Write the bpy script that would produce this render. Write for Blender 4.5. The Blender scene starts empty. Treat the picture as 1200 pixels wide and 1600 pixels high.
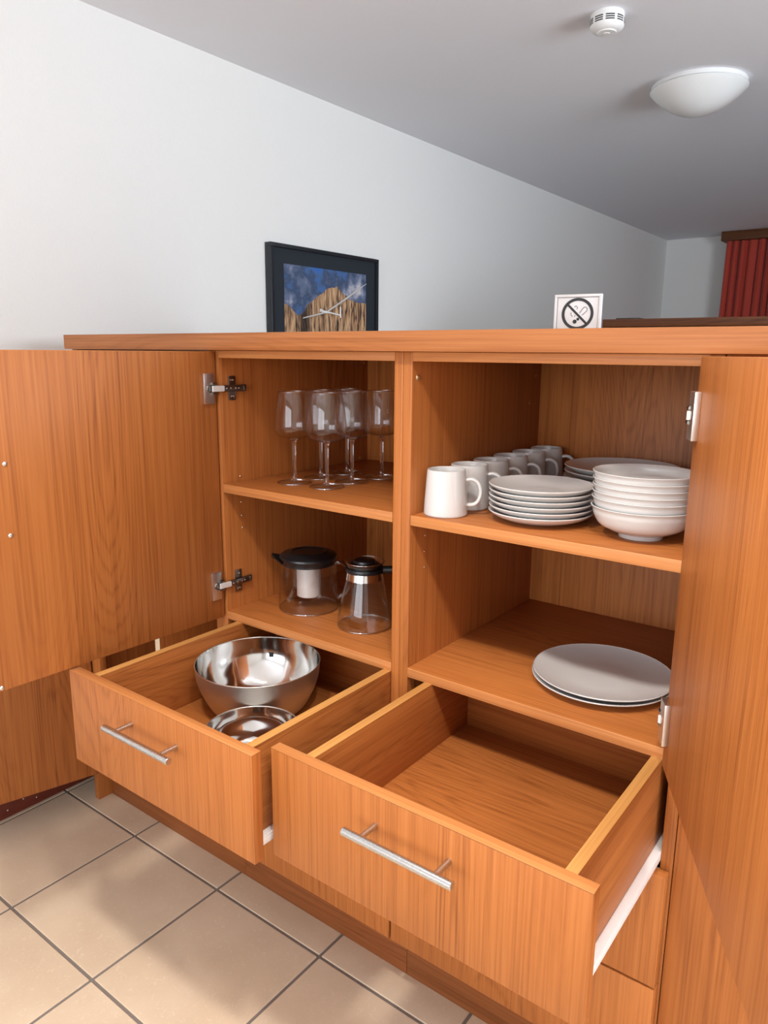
import bpy, bmesh, math, random
from mathutils import Vector, Matrix, Euler

random.seed(7)
scene = bpy.context.scene
COL = scene.collection
PI = math.pi

# ------------------------------------------------------------------ camera
YAW, PITCH, ROLL = 0.64519, 0.21265, 0.00894
cam_d = bpy.data.cameras.new('camera')
cam_d.sensor_fit = 'VERTICAL'
cam_d.sensor_height = 36.0
cam_d.lens = 36.0 * 1154.52 / 1600.0
cam_d.clip_start = 0.02
cam = bpy.data.objects.new('camera', cam_d)
COL.objects.link(cam)
fw = Vector((-math.sin(YAW) * math.cos(PITCH), math.cos(YAW) * math.cos(PITCH), -math.sin(PITCH)))
r0 = Vector((math.cos(YAW), math.sin(YAW), 0))
u0 = r0.cross(fw)
rr = r0 * math.cos(ROLL) + u0 * math.sin(ROLL)
uu = -r0 * math.sin(ROLL) + u0 * math.cos(ROLL)
m = Matrix((rr, uu, -fw)).transposed().to_4x4()
m.translation = Vector((0.7886, -1.03178, 1.26591))
cam.matrix_world = m
scene.camera = cam

# ------------------------------------------------------------------ world, exposure
world = bpy.data.worlds.new('world')
scene.world = world
world.use_nodes = True
wb = world.node_tree.nodes['Background']
wb.inputs[0].default_value = (0.62, 0.74, 0.95, 1)
wb.inputs[1].default_value = 1.0
vs = scene.view_settings
vs.view_transform = 'Standard'
vs.look = 'None'
vs.exposure = 0.06
vs.gamma = 1.0
vs.use_curve_mapping = False
scene.cycles.max_bounces = 9
scene.cycles.diffuse_bounces = 4
scene.cycles.glossy_bounces = 5
scene.cycles.transmission_bounces = 10
scene.cycles.transparent_max_bounces = 28
scene.cycles.sample_clamp_indirect = 6.0
scene.cycles.use_denoising = True
scene.cycles.adaptive_threshold = 0.015

# ------------------------------------------------------------------ window daylight
def area_light(name, loc, rot, sx, sy, power, color):
    l = bpy.data.lights.new(name, 'AREA')
    l.shape = 'RECTANGLE'
    l.size, l.size_y, l.energy, l.color = sx, sy, power, color
    o = bpy.data.objects.new(name, l)
    COL.objects.link(o)
    o.location = loc
    o.rotation_euler = rot
    return o

ROOM_X0, ROOM_X1, ROOM_Y0, ROOM_Y1, CEIL = -1.144, 2.7, -3.9, 5.22, 2.15
WR = (-0.45, 1.35, 0.75, 1.95)      # window in the right wall: y0 y1 z0 z1
WB = (-0.85, 2.0, 0.55, 1.98)      # window in the wall behind: x0 x1 z0 z1
area_light('daylight_right_window', (ROOM_X1 + 0.13, (WR[0] + WR[1]) / 2, (WR[2] + WR[3]) / 2), (0, PI / 2, 0),
           WR[3] - WR[2] - .1, WR[1] - WR[0] - .1, 90, (0.83, 0.92, 1.0))
area_light('daylight_rear_window', ((WB[0] + WB[1]) / 2, ROOM_Y0 - 0.13, (WB[2] + WB[3]) / 2), (PI / 2, 0, 0),
           WB[1] - WB[0] - .1, WB[3] - WB[2] - .1, 62, (0.96, 0.98, 1.0))
SPOT_POWER = 46.0                    # each spot of the kitchen spot rail

# ------------------------------------------------------------------ materials
def nodes_of(name):
    mt = bpy.data.materials.new(name)
    mt.use_nodes = True
    nt = mt.node_tree
    return mt, nt, nt.nodes['Principled BSDF']

def plain(name, col, rough=0.5, metal=0.0, coat=0.0, spec=0.5, bump=0.0, bscale=200.0, vary=0.0, emit=0.0):
    mt, nt, b = nodes_of(name)
    b.inputs['Base Color'].default_value = (*col, 1)
    b.inputs['Roughness'].default_value = rough
    b.inputs['Metallic'].default_value = metal
    b.inputs['Coat Weight'].default_value = coat
    b.inputs['Coat Roughness'].default_value = 0.05
    b.inputs['Specular IOR Level'].default_value = spec
    if emit:
        b.inputs['Emission Color'].default_value = (1.0, 0.94, 0.85, 1)
        b.inputs['Emission Strength'].default_value = emit
    tc = nt.nodes.new('ShaderNodeTexCoord')
    nz = nt.nodes.new('ShaderNodeTexNoise')
    nz.inputs['Scale'].default_value = bscale
    nz.inputs['Detail'].default_value = 3
    nt.links.new(tc.outputs['Object'], nz.inputs['Vector'])
    if vary:
        mx = nt.nodes.new('ShaderNodeMix')
        mx.data_type = 'RGBA'
        mx.inputs[6].default_value = (*[c * (1 - vary) for c in col], 1)
        mx.inputs[7].default_value = (*[min(1, c * (1 + vary)) for c in col], 1)
        nt.links.new(nz.outputs['Fac'], mx.inputs[0])
        nt.links.new(mx.outputs[2], b.inputs['Base Color'])
    if bump:
        bp = nt.nodes.new('ShaderNodeBump')
        bp.inputs['Strength'].default_value = bump
        bp.inputs['Distance'].default_value = 0.002
        nt.links.new(nz.outputs['Fac'], bp.inputs['Height'])
        nt.links.new(bp.outputs['Normal'], b.inputs['Normal'])
    return mt

def wood(name, axis, dark, mid, light, rough=0.46, contrast=1.0):
    """veneer with grain along the object's local axis"""
    mt, nt, b = nodes_of(name)
    N, L = nt.nodes.new, nt.links.new
    tc = N('ShaderNodeTexCoord')
    oi = N('ShaderNodeObjectInfo')
    off = N('ShaderNodeVectorMath'); off.operation = 'MULTIPLY'
    cmb = N('ShaderNodeCombineXYZ')
    for i in range(3):
        L(oi.outputs['Random'], cmb.inputs[i])
    L(cmb.outputs[0], off.inputs[0]); off.inputs[1].default_value = (17.3, 31.1, 23.7)
    add = N('ShaderNodeVectorMath'); add.operation = 'ADD'
    L(tc.outputs['Object'], add.inputs[0]); L(off.outputs[0], add.inputs[1])
    ai = 'xyz'.index(axis)
    def mapped(across, along):
        s = [across] * 3
        s[ai] = along
        mp = N('ShaderNodeVectorMath'); mp.operation = 'MULTIPLY'
        L(add.outputs[0], mp.inputs[0]); mp.inputs[1].default_value = s
        return mp.outputs[0]
    def noise(vec, scale, detail, dist=0.0, rough_=0.5):
        n = N('ShaderNodeTexNoise')
        n.inputs['Scale'].default_value = scale
        n.inputs['Detail'].default_value = detail
        n.inputs['Distortion'].default_value = dist
        n.inputs['Roughness'].default_value = rough_
        L(vec, n.inputs['Vector'])
        return n.outputs['Fac']
    def math_(op, a, bb=None):
        mm = N('ShaderNodeMath'); mm.operation = op
        for i, v in enumerate((a, bb)):
            if v is None: continue
            if isinstance(v, (int, float)): mm.inputs[i].default_value = v
            else: L(v, mm.inputs[i])
        return mm.outputs[0]
    # cathedral figure: thin contour lines of a long stretched field
    field = noise(mapped(5.5, 0.62), 1.0, 1.0, 0.0)
    fine = noise(mapped(330.0, 4.0), 1.0, 2.0, 0.0, 0.55)
    mids = noise(mapped(95.0, 1.1), 1.0, 2.0)
    ph = math_('ADD', math_('MULTIPLY', field, 330.0), math_('MULTIPLY', mids, 6.0))
    sn = math_('SINE', ph)
    ring = math_('POWER', math_('MULTIPLY', math_('ADD', sn, 1.0), 0.5), 4.0)
    maskr = N('ShaderNodeMapRange'); L(field, maskr.inputs[0])
    maskr.inputs[1].default_value = 0.47; maskr.inputs[2].default_value = 0.64
    ringm = math_('MULTIPLY', ring, math_('ADD', math_('MULTIPLY', maskr.outputs[0], 0.85), 0.12))
    v = math_('ADD', math_('MULTIPLY', fine, 0.70), math_('MULTIPLY', mids, 0.46))
    v = math_('SUBTRACT', v, math_('MULTIPLY', ringm, 0.135 * contrast))
    cr = N('ShaderNodeValToRGB')
    el = cr.color_ramp.elements
    el[0].position = 0.26; el[0].color = (*dark, 1)
    el[1].position = 0.86; el[1].color = (*light, 1)
    e = el.new(0.55); e.color = (*mid, 1)
    L(v, cr.inputs[0])
    hsv = N('ShaderNodeHueSaturation')
    mr = N('ShaderNodeMapRange')
    L(oi.outputs['Random'], mr.inputs[0])
    mr.inputs[3].default_value = 0.94; mr.inputs[4].default_value = 1.06
    L(mr.outputs[0], hsv.inputs['Value'])
    L(cr.outputs[0], hsv.inputs['Color'])
    L(hsv.outputs[0], b.inputs['Base Color'])
    b.inputs['Roughness'].default_value = rough
    b.inputs['Specular IOR Level'].default_value = 0.32
    return mt

D_, M_, L_ = (0.235, 0.068, 0.0150), (0.405, 0.132, 0.031), (0.50, 0.180, 0.047)
WZ = wood('cherry_vertical', 'z', D_, M_, L_)
WX = wood('cherry_lengthwise', 'x', D_, M_, L_)
WY = wood('cherry_depthwise', 'y', D_, M_, L_)
WTOP = wood('cherry_worktop', 'x', (0.26, 0.083, 0.022), (0.40, 0.140, 0.042), (0.51, 0.205, 0.070))
BANDX = wood('cherry_edge_x', 'x', (0.36, 0.13, 0.038), (0.52, 0.20, 0.062), (0.62, 0.27, 0.09), contrast=0.3)
BANDZ = wood('cherry_edge_z', 'z', (0.36, 0.13, 0.038), (0.52, 0.20, 0.062), (0.62, 0.27, 0.09), contrast=0.3)
MAPLE = wood('pale_edge_y', 'y', (0.42, 0.185, 0.050), (0.54, 0.255, 0.072), (0.62, 0.33, 0.105), contrast=0.3)
WDARK = wood('dark_walnut', 'x', (0.07, 0.022, 0.008), (0.14, 0.048, 0.017), (0.20, 0.075, 0.028))
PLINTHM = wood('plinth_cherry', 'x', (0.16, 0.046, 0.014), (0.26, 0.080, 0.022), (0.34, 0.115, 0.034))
REDTRIM = plain('red_brown_baseboard', (0.16, 0.030, 0.016), 0.4, vary=0.3, bscale=30)
CREAM = plain('cream_edge', (0.72, 0.60, 0.42), 0.5, vary=0.05)
WALLM = plain('white_plaster', (0.81, 0.805, 0.785), 0.9, bump=0.25, bscale=130, vary=0.015)
CEILM = plain('ceiling_paint', (0.80, 0.805, 0.84), 0.95, bump=0.1, bscale=90, vary=0.01)
GROUT = plain('grey_grout', (0.23, 0.19, 0.165), 0.9, bump=0.3, bscale=400, vary=0.15)
STEEL = plain('polished_steel', (0.72, 0.715, 0.70), 0.10, 1.0, vary=0.03)
NICKEL = plain('nickel_hinge', (0.74, 0.71, 0.67), 0.36, 1.0, vary=0.06)
DARKMETAL = plain('dark_hinge_metal', (0.26, 0.24, 0.22), 0.3, 1.0, vary=0.1)
ZINC = plain('bright_zinc', (0.85, 0.84, 0.82), 0.45, 0.4, vary=0.03)
BRASS = plain('pale_pin_metal', (0.70, 0.52, 0.33), 0.35, 1.0, vary=0.05)
CERAMIC = plain('white_glazed_ceramic', (0.64, 0.635, 0.628), 0.22, coat=0.3, vary=0.01, bscale=20)
BLACKPL = plain('black_plastic', (0.010, 0.011, 0.013), 0.28, vary=0.2)
BLACKFR = plain('black_frame_paint', (0.010, 0.013, 0.018), 0.35, vary=0.2)
MATBOARD = plain('dark_blue_grey_mat', (0.010, 0.016, 0.024), 0.75, vary=0.1)
WHITEPL = plain('white_plastic', (0.82, 0.82, 0.81), 0.4, vary=0.01)
WHITESL = plain('white_slide_enamel', (0.83, 0.80, 0.79), 0.35, vary=0.02)
SIGNW = plain('white_card', (0.86, 0.86, 0.86), 0.5, vary=0.01)
INK = plain('black_print', (0.025, 0.027, 0.03), 0.6, vary=0.1)
OPAL = plain('opal_glass', (0.80, 0.81, 0.80), 0.25, coat=0.3, vary=0.01)
SLOT = plain('slot_black', (0.02, 0.02, 0.022), 0.8, vary=0.1)
SHADOWIN = plain('hollow_dark', (0.02, 0.012, 0.008), 0.8, vary=0.1)
RUBBER = plain('foot_rubber', (0.03, 0.03, 0.03), 0.8, vary=0.1)

def brushed(name, col, rough, sx, sz):
    mt, nt, b = nodes_of(name)
    b.inputs['Base Color'].default_value = (*col, 1)
    b.inputs['Metallic'].default_value = 1.0
    tc = nt.nodes.new('ShaderNodeTexCoord')
    mp = nt.nodes.new('ShaderNodeMapping'); mp.inputs['Scale'].default_value = (sx, sx, sz)
    nz = nt.nodes.new('ShaderNodeTexNoise'); nz.inputs['Scale'].default_value = 1.0; nz.inputs['Detail'].default_value = 3
    mr = nt.nodes.new('ShaderNodeMapRange'); mr.inputs[3].default_value = rough * 0.8; mr.inputs[4].default_value = rough * 1.25
    nt.links.new(tc.outputs['Object'], mp.inputs[0]); nt.links.new(mp.outputs[0], nz.inputs['Vector'])
    nt.links.new(nz.outputs['Fac'], mr.inputs[0]); nt.links.new(mr.outputs[0], b.inputs['Roughness'])
    return mt
BRUSHED = brushed('brushed_steel', (0.60, 0.58, 0.55), 0.42, 4, 900)
HANDLEM = brushed('brushed_bar_steel', (0.58, 0.58, 0.58), 0.28, 900, 900)

def thin_glass(name, tint=0.985, base=0.02):
    mt = bpy.data.materials.new(name); mt.use_nodes = True
    nt = mt.node_tree; nt.nodes.remove(nt.nodes['Principled BSDF'])
    out = nt.nodes['Material Output']
    tr = nt.nodes.new('ShaderNodeBsdfTransparent'); tr.inputs[0].default_value = (tint, tint, tint, 1)
    gl = nt.nodes.new('ShaderNodeBsdfGlossy'); gl.inputs['Roughness'].default_value = 0.0
    lw = nt.nodes.new('ShaderNodeLayerWeight'); lw.inputs['Blend'].default_value = 0.5
    pw = nt.nodes.new('ShaderNodeMath'); pw.operation = 'POWER'; pw.inputs[1].default_value = 4.0
    mr = nt.nodes.new('ShaderNodeMapRange'); mr.inputs[3].default_value = base; mr.inputs[4].default_value = 0.85
    mx = nt.nodes.new('ShaderNodeMixShader')
    nt.links.new(lw.outputs['Facing'], pw.inputs[0]); nt.links.new(pw.outputs[0], mr.inputs[0])
    nt.links.new(mr.outputs[0], mx.inputs[0]); nt.links.new(tr.outputs[0], mx.inputs[1]); nt.links.new(gl.outputs[0], mx.inputs[2])
    nt.links.new(mx.outputs[0], out.inputs[0])
    return mt
GLASS = thin_glass('clear_glass', 0.990, 0.040)
GEDGE = thin_glass('glass_edge', 0.96, 0.50)
def solid_glass(name):
    mt, nt, b = nodes_of(name)
    b.inputs['Base Color'].default_value = (1, 1, 1, 1)
    b.inputs['Roughness'].default_value = 0.0
    b.inputs['IOR'].default_value = 1.48
    b.inputs['Transmission Weight'].default_value = 1.0
    return mt
SGLASS = solid_glass('solid_glass')

def mesh_metal():
    mt, nt, b = nodes_of('perforated_steel')
    b.inputs['Metallic'].default_value = 0.35
    b.inputs['Roughness'].default_value = 0.38
    tc = nt.nodes.new('ShaderNodeTexCoord')
    vo = nt.nodes.new('ShaderNodeTexVoronoi'); vo.inputs['Scale'].default_value = 1100
    cr = nt.nodes.new('ShaderNodeValToRGB')
    cr.color_ramp.elements[0].position = 0.2; cr.color_ramp.elements[0].color = (0.60, 0.59, 0.58, 1)
    cr.color_ramp.elements[1].position = 0.5; cr.color_ramp.elements[1].color = (0.82, 0.81, 0.80, 1)
    nt.links.new(tc.outputs['Object'], vo.inputs['Vector']); nt.links.new(vo.outputs['Distance'], cr.inputs[0])
    nt.links.new(cr.outputs[0], b.inputs['Base Color'])
    return mt
SIEVE = mesh_metal()

def tile_mat():
    mt, nt, b = nodes_of('beige_floor_tile')
    N, L = nt.nodes.new, nt.links.new
    tc = N('ShaderNodeTexCoord'); oi = N('ShaderNodeObjectInfo')
    cmb = N('ShaderNodeCombineXYZ')
    for i in range(3): L(oi.outputs['Random'], cmb.inputs[i])
    sc = N('ShaderNodeVectorMath'); sc.operation = 'SCALE'; sc.inputs['Scale'].default_value = 37.0
    L(cmb.outputs[0], sc.inputs[0])
    ad = N('ShaderNodeVectorMath'); L(tc.outputs['Object'], ad.inputs[0]); L(sc.outputs[0], ad.inputs[1])
    n1 = N('ShaderNodeTexNoise'); n1.inputs['Scale'].default_value = 6; n1.inputs['Detail'].default_value = 4
    n2 = N('ShaderNodeTexNoise'); n2.inputs['Scale'].default_value = 110; n2.inputs['Detail'].default_value = 4; n2.inputs['Distortion'].default_value = 1.2
    L(ad.outputs[0], n1.inputs['Vector']); L(ad.outputs[0], n2.inputs['Vector'])
    c1 = N('ShaderNodeValToRGB')
    c1.color_ramp.elements[0].position = 0.3; c1.color_ramp.elements[0].color = (0.65, 0.50, 0.355, 1)
    c1.color_ramp.elements[1].position = 0.72; c1.color_ramp.elements[1].color = (0.74, 0.59, 0.435, 1)
    L(n1.outputs['Fac'], c1.inputs[0])
    c2 = N('ShaderNodeValToRGB')
    c2.color_ramp.elements[0].position = 0.57; c2.color_ramp.elements[0].color = (0, 0, 0, 1)
    c2.color_ramp.elements[1].position = 0.72; c2.color_ramp.elements[1].color = (0.5, 0.5, 0.5, 1)
    L(n2.outputs['Fac'], c2.inputs[0])
    mx = N('ShaderNodeMix'); mx.data_type = 'RGBA'
    L(c2.outputs[0], mx.inputs[0]); L(c1.outputs[0], mx.inputs[6]); mx.inputs[7].default_value = (0.80, 0.67, 0.52, 1)
    L(mx.outputs[2], b.inputs['Base Color'])
    b.inputs['Roughness'].default_value = 0.42
    bp = N('ShaderNodeBump'); bp.inputs['Strength'].default_value = 0.12; bp.inputs['Distance'].default_value = 0.001
    L(n2.outputs['Fac'], bp.inputs['Height']); L(bp.outputs['Normal'], b.inputs['Normal'])
    return mt
TILE = tile_mat()

def mountain_mat():
    """flat print: rock tower under cumulus clouds; object y = across, z = up"""
    mt, nt, b = nodes_of('mountain_print')
    N, L = nt.nodes.new, nt.links.new
    tc = N('ShaderNodeTexCoord'); sp = N('ShaderNodeSeparateXYZ'); L(tc.outputs['Object'], sp.inputs[0])
    u = N('ShaderNodeMapRange'); L(sp.outputs['Y'], u.inputs[0]); u.inputs[1].default_value = -0.23; u.inputs[2].default_value = 0.23
    v = N('ShaderNodeMapRange'); L(sp.outputs['Z'], v.inputs[0]); v.inputs[1].default_value = -0.153; v.inputs[2].default_value = 0.153
    ridge = N('ShaderNodeValToRGB'); L(u.outputs[0], ridge.inputs[0])
    stops = [(0.0, .55), (.06, .53), (.14, .42), (.2, .46), (.28, .57), (.4, .68), (.52, .79), (.62, .80), (.7, .735), (.78, .66), (.86, .65), (1.0, .63)]
    el = ridge.color_ramp.elements
    el[0].position, el[0].color = stops[0][0], (stops[0][1],) * 3 + (1,)
    el[1].position, el[1].color = 1.0, (stops[-1][1],) * 3 + (1,)
    for p, h in stops[1:-1]:
        e = el.new(p); e.color = (h, h, h, 1)
    nz = N('ShaderNodeTexNoise'); nz.inputs['Scale'].default_value = 30; nz.inputs['Detail'].default_value = 5
    L(tc.outputs['Object'], nz.inputs['Vector'])
    def M(op, a, c):
        q = N('ShaderNodeMath'); q.operation = op
        for i, x in enumerate((a, c)):
            if isinstance(x, (int, float)): q.inputs[i].default_value = x
            else: L(x, q.inputs[i])
        return q.outputs[0]
    rid = M('ADD', ridge.outputs[0], M('MULTIPLY', M('SUBTRACT', nz.outputs['Fac'], .5), .08))
    isrock = M('LESS_THAN', v.outputs[0], rid)
    # rock: vertical fissures
    mp = N('ShaderNodeMapping'); mp.inputs['Scale'].default_value = (1, 95, 14); mp.inputs['Rotation'].default_value = (0.12, 0, 0)
    L(tc.outputs['Object'], mp.inputs[0])
    rn = N('ShaderNodeTexNoise'); rn.inputs['Scale'].default_value = 1; rn.inputs['Detail'].default_value = 5; rn.inputs['Distortion'].default_value = .8
    L(mp.outputs[0], rn.inputs['Vector'])
    rc = N('ShaderNodeValToRGB')
    rc.color_ramp.elements[0].position = .38; rc.color_ramp.elements[0].color = (.035, .022, .02, 1)
    rc.color_ramp.elements[1].position = .62; rc.color_ramp.elements[1].color = (.60, .38, .21, 1)
    e = rc.color_ramp.elements.new(.47); e.color = (.30, .165, .085, 1)
    L(rn.outputs['Fac'], rc.inputs[0])
    # dark gully left of the tower
    gul = N('ShaderNodeValToRGB'); L(u.outputs[0], gul.inputs[0])
    ge = gul.color_ramp.elements
    ge[0].position = .10; ge[0].color = (1, 1, 1, 1)
    ge[1].position = .32; ge[1].color = (1, 1, 1, 1)
    for p, q in ((.2, .18), (.26, .25)):
        x = ge.new(p); x.color = (q, q, q * 1.15, 1)
    rk = N('ShaderNodeMix'); rk.data_type = 'RGBA'; rk.blend_type = 'MULTIPLY'; rk.inputs[0].default_value = 1
    L(rc.outputs[0], rk.inputs[6]); L(gul.outputs[0], rk.inputs[7])
    # sky and clouds
    cn = N('ShaderNodeTexNoise'); cn.inputs['Scale'].default_value = 8.5; cn.inputs['Detail'].default_value = 8; cn.inputs['Roughness'].default_value = .62
    L(tc.outputs['Object'], cn.inputs['Vector'])
    cc = N('ShaderNodeValToRGB')
    cs = cc.color_ramp.elements
    cs[0].position = .36; cs[0].color = (.035, .13, .42, 1)
    cs[1].position = .68; cs[1].color = (.55, .53, .57, 1)
    for p, c in ((.41, (.06, .13, .30)), (.48, (.040, .065, .13)), (.57, (.13, .165, .27))):
        x = cs.new(p); x.color = (*c, 1)
    L(cn.outputs['Fac'], cc.inputs[0])
    mx = N('ShaderNodeMix'); mx.data_type = 'RGBA'
    L(isrock, mx.inputs[0]); L(cc.outputs[0], mx.inputs[6]); L(rk.outputs[2], mx.inputs[7])
    L(mx.outputs[2], b.inputs['Base Color'])
    b.inputs['Roughness'].default_value = .5
    return mt
MOUNTAIN = mountain_mat()

def curtain_mat():
    mt, nt, b = nodes_of('red_curtain_cloth')
    N, L = nt.nodes.new, nt.links.new
    tc = N('ShaderNodeTexCoord'); nz = N('ShaderNodeTexNoise'); nz.inputs['Scale'].default_value = 220
    L(tc.outputs['Object'], nz.inputs['Vector'])
    cr = N('ShaderNodeValToRGB')
    cr.color_ramp.elements[0].color = (.36, .028, .014, 1); cr.color_ramp.elements[1].color = (.58, .06, .03, 1)
    L(nz.outputs['Fac'], cr.inputs[0]); L(cr.outputs[0], b.inputs['Base Color'])
    b.inputs['Roughness'].default_value = .75
    b.inputs['Sheen Weight'].default_value = .2
    return mt
CURTAIN = curtain_mat()

# ------------------------------------------------------------------ object helpers
def link(o, parent=None):
    COL.objects.link(o)
    if parent is not None:
        o.parent = parent
    return o

def tag(o, label, cat, group=None):
    o['label'] = label
    o['category'] = cat
    if group: o['group'] = group
    return o

def thing(name, label, cat, loc=(0, 0, 0), rotz=0, group=None):
    o = link(bpy.data.objects.new(name, None))
    o.empty_display_size = 0.05
    o.location = loc
    o.rotation_euler = (0, 0, rotz)
    return tag(o, label, cat, group)

def finish(name, bm, mats, parent=None, loc=(0, 0, 0), rot=(0, 0, 0), smooth=None):
    me = bpy.data.meshes.new(name)
    bm.normal_update()
    bm.to_mesh(me); bm.free()
    for mt in (mats if isinstance(mats, (list, tuple)) else [mats]):
        me.materials.append(mt)
    if smooth is not None:
        me.shade_smooth()
        me.set_sharp_from_angle(angle=math.radians(smooth))
    o = bpy.data.objects.new(name, me)
    o.location = loc
    o.rotation_euler = rot
    return link(o, parent)

def box_bm(bm, x0, x1, y0, y1, z0, z1, bevel=0.0, seg=2, mi=0):
    t = bmesh.new()
    vs_ = [t.verts.new((x, y, z)) for x in (x0, x1) for y in (y0, y1) for z in (z0, z1)]
    for f in ((0, 1, 3, 2), (4, 6, 7, 5), (0, 4, 5, 1), (2, 3, 7, 6), (0, 2, 6, 4), (1, 5, 7, 3)):
        t.faces.new([vs_[i] for i in f])
    bmesh.ops.recalc_face_normals(t, faces=t.faces)
    if bevel:
        bmesh.ops.bevel(t, geom=list(t.edges), offset=bevel, segments=seg, profile=0.5, affect='EDGES')
    for f in t.faces: f.material_index = mi
    me = bpy.data.meshes.new('tmp'); t.to_mesh(me); t.free()
    bm.from_mesh(me); bpy.data.meshes.remove(me)

def board(name, x0, x1, y0, y1, z0, z1, mat, parent=None, bevel=0.0012, local=False):
    """one board; coordinates are world unless local, the parent is an unrotated root"""
    c = Vector(((x0 + x1) / 2, (y0 + y1) / 2, (z0 + z1) / 2))
    bm = bmesh.new()
    box_bm(bm, x0 - c.x, x1 - c.x, y0 - c.y, y1 - c.y, z0 - c.z, z1 - c.z, min(bevel, abs(x1 - x0) * .3, abs(y1 - y0) * .3, abs(z1 - z0) * .3))
    p = c.copy()
    if parent is not None and not local:
        q = parent
        while q is not None:
            p -= q.location; q = q.parent
    return finish(name, bm, mat, parent, p, smooth=30)

def lathe_bm(bm, prof, seg=48, a0=0.0, a1=2 * PI, mi=0, cx=0, cy=0):
    full = abs(a1 - a0 - 2 * PI) < 1e-6
    n = seg if full else seg + 1
    rings = []
    for r, z in prof:
        if r < 1e-7:
            v = bm.verts.new((cx, cy, z)); rings.append([v] * n)
        else:
            rings.append([bm.verts.new((cx + r * math.cos(a0 + (a1 - a0) * i / seg), cy + r * math.sin(a0 + (a1 - a0) * i / seg), z)) for i in range(n)])
    fs = []
    for a, bq in zip(rings, rings[1:]):
        for i in range(seg):
            j = (i + 1) % n
            vv = []
            for x in (a[i], a[j], bq[j], bq[i]):
                if x not in vv: vv.append(x)
            if len(vv) > 2:
                f = bm.faces.new(vv); f.material_index = mi; fs.append(f)
    return fs

def catmull(pts, n=6):
    out = []
    P = [pts[0]] + list(pts) + [pts[-1]]
    for i in range(1, len(P) - 2):
        p0, p1, p2, p3 = (Vector(q) for q in P[i - 1:i + 3])
        for k in range(n):
            t = k / n
            out.append(tuple(0.5 * ((2 * p1) + (p2 - p0) * t + (2 * p0 - 5 * p1 + 4 * p2 - p3) * t * t + (3 * p1 - p0 - 3 * p2 + p3) * t ** 3)))
    out.append(tuple(pts[-1]))
    return out

def tube_bm(bm, pts, rad, seg=12, mi=0, flat=1.0, cap=True):
    """tube along pts; rad number or list"""
    pts = [Vector(p) for p in pts]
    n = len(pts)
    rads = rad if isinstance(rad, (list, tuple)) else [rad] * n
    up = None
    rings = []
    for i, p in enumerate(pts):
        d = (pts[min(i + 1, n - 1)] - pts[max(i - 1, 0)]).normalized()
        if up is None:
            a = Vector((0, 0, 1)) if abs(d.z) < 0.9 else Vector((1, 0, 0))
            up = (a - d * a.dot(d)).normalized()
        else:
            up = (up - d * up.dot(d)).normalized()
        s = d.cross(up)
        rings.append([bm.verts.new(p + (up * math.cos(2 * PI * k / seg) + s * math.sin(2 * PI * k / seg) * flat) * rads[i]) for k in range(seg)])
    for a, bq in zip(rings, rings[1:]):
        for k in range(seg):
            f = bm.faces.new((a[k], a[(k + 1) % seg], bq[(k + 1) % seg], bq[k])); f.material_index = mi
    if cap:
        f = bm.faces.new(list(reversed(rings[0]))); f.material_index = mi
        f = bm.faces.new(rings[-1]); f.material_index = mi

def recalc(bm):
    bmesh.ops.recalc_face_normals(bm, faces=bm.faces)

def struct(o):
    o['kind'] = 'structure'
    return o

# ------------------------------------------------------------------ the room
def slab(name, x0, x1, y0, y1, z0, z1, mat):
    bm = bmesh.new(); box_bm(bm, x0, x1, y0, y1, z0, z1)
    return struct(finish(name, bm, mat))

T = 0.12
slab('wall_left', ROOM_X0 - T, ROOM_X0, ROOM_Y0 - T, ROOM_Y1 + T, -.1, CEIL + .1, WALLM)
slab('wall_far', ROOM_X0, ROOM_X1, ROOM_Y1, ROOM_Y1 + T, -.1, CEIL + .1, WALLM)
slab('ceiling', ROOM_X0 - T, ROOM_X1 + T, ROOM_Y0 - T, ROOM_Y1 + T, CEIL, CEIL + T, CEILM)
bm = bmesh.new()
box_bm(bm, ROOM_X1, ROOM_X1 + T, ROOM_Y0 - T, WR[0], -.1, CEIL + .1)
box_bm(bm, ROOM_X1, ROOM_X1 + T, WR[1], ROOM_Y1 + T, -.1, CEIL + .1)
box_bm(bm, ROOM_X1, ROOM_X1 + T, WR[0], WR[1], -.1, WR[2])
box_bm(bm, ROOM_X1, ROOM_X1 + T, WR[0], WR[1], WR[3], CEIL + .1)
struct(finish('wall_right', bm, WALLM))
bm = bmesh.new()
box_bm(bm, ROOM_X0, WB[0], ROOM_Y0 - T, ROOM_Y0, -.1, CEIL + .1)
box_bm(bm, WB[1], ROOM_X1, ROOM_Y0 - T, ROOM_Y0, -.1, CEIL + .1)
box_bm(bm, WB[0], WB[1], ROOM_Y0 - T, ROOM_Y0, -.1, WB[2])
box_bm(bm, WB[0], WB[1], ROOM_Y0 - T, ROOM_Y0, WB[3], CEIL + .1)
struct(finish('wall_rear', bm, WALLM))
# window frames (both outside the picture)
def window(name, axis, a0, a1, z0, z1, pos):
    bm = bmesh.new()
    w = .05
    def bx(p0, p1, q0, q1):
        if axis == 'x': box_bm(bm, pos, pos + .05, p0, p1, q0, q1, .003)
        else: box_bm(bm, p0, p1, pos, pos + .05, q0, q1, .003)
    bx(a0, a0 + w, z0, z1); bx(a1 - w, a1, z0, z1); bx(a0 + w, a1 - w, z0, z0 + w); bx(a0 + w, a1 - w, z1 - w, z1)
    mid = (a0 + a1) / 2
    bx(mid - w / 2, mid + w / 2, z0 + w, z1 - w)
    return struct(finish(name, bm, WHITEPL))
window('window_1', 'x', WR[0], WR[1], WR[2], WR[3], ROOM_X1 + .03)
window('window_2', 'y', WB[0], WB[1], WB[2], WB[3], ROOM_Y0 - .08)

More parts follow.
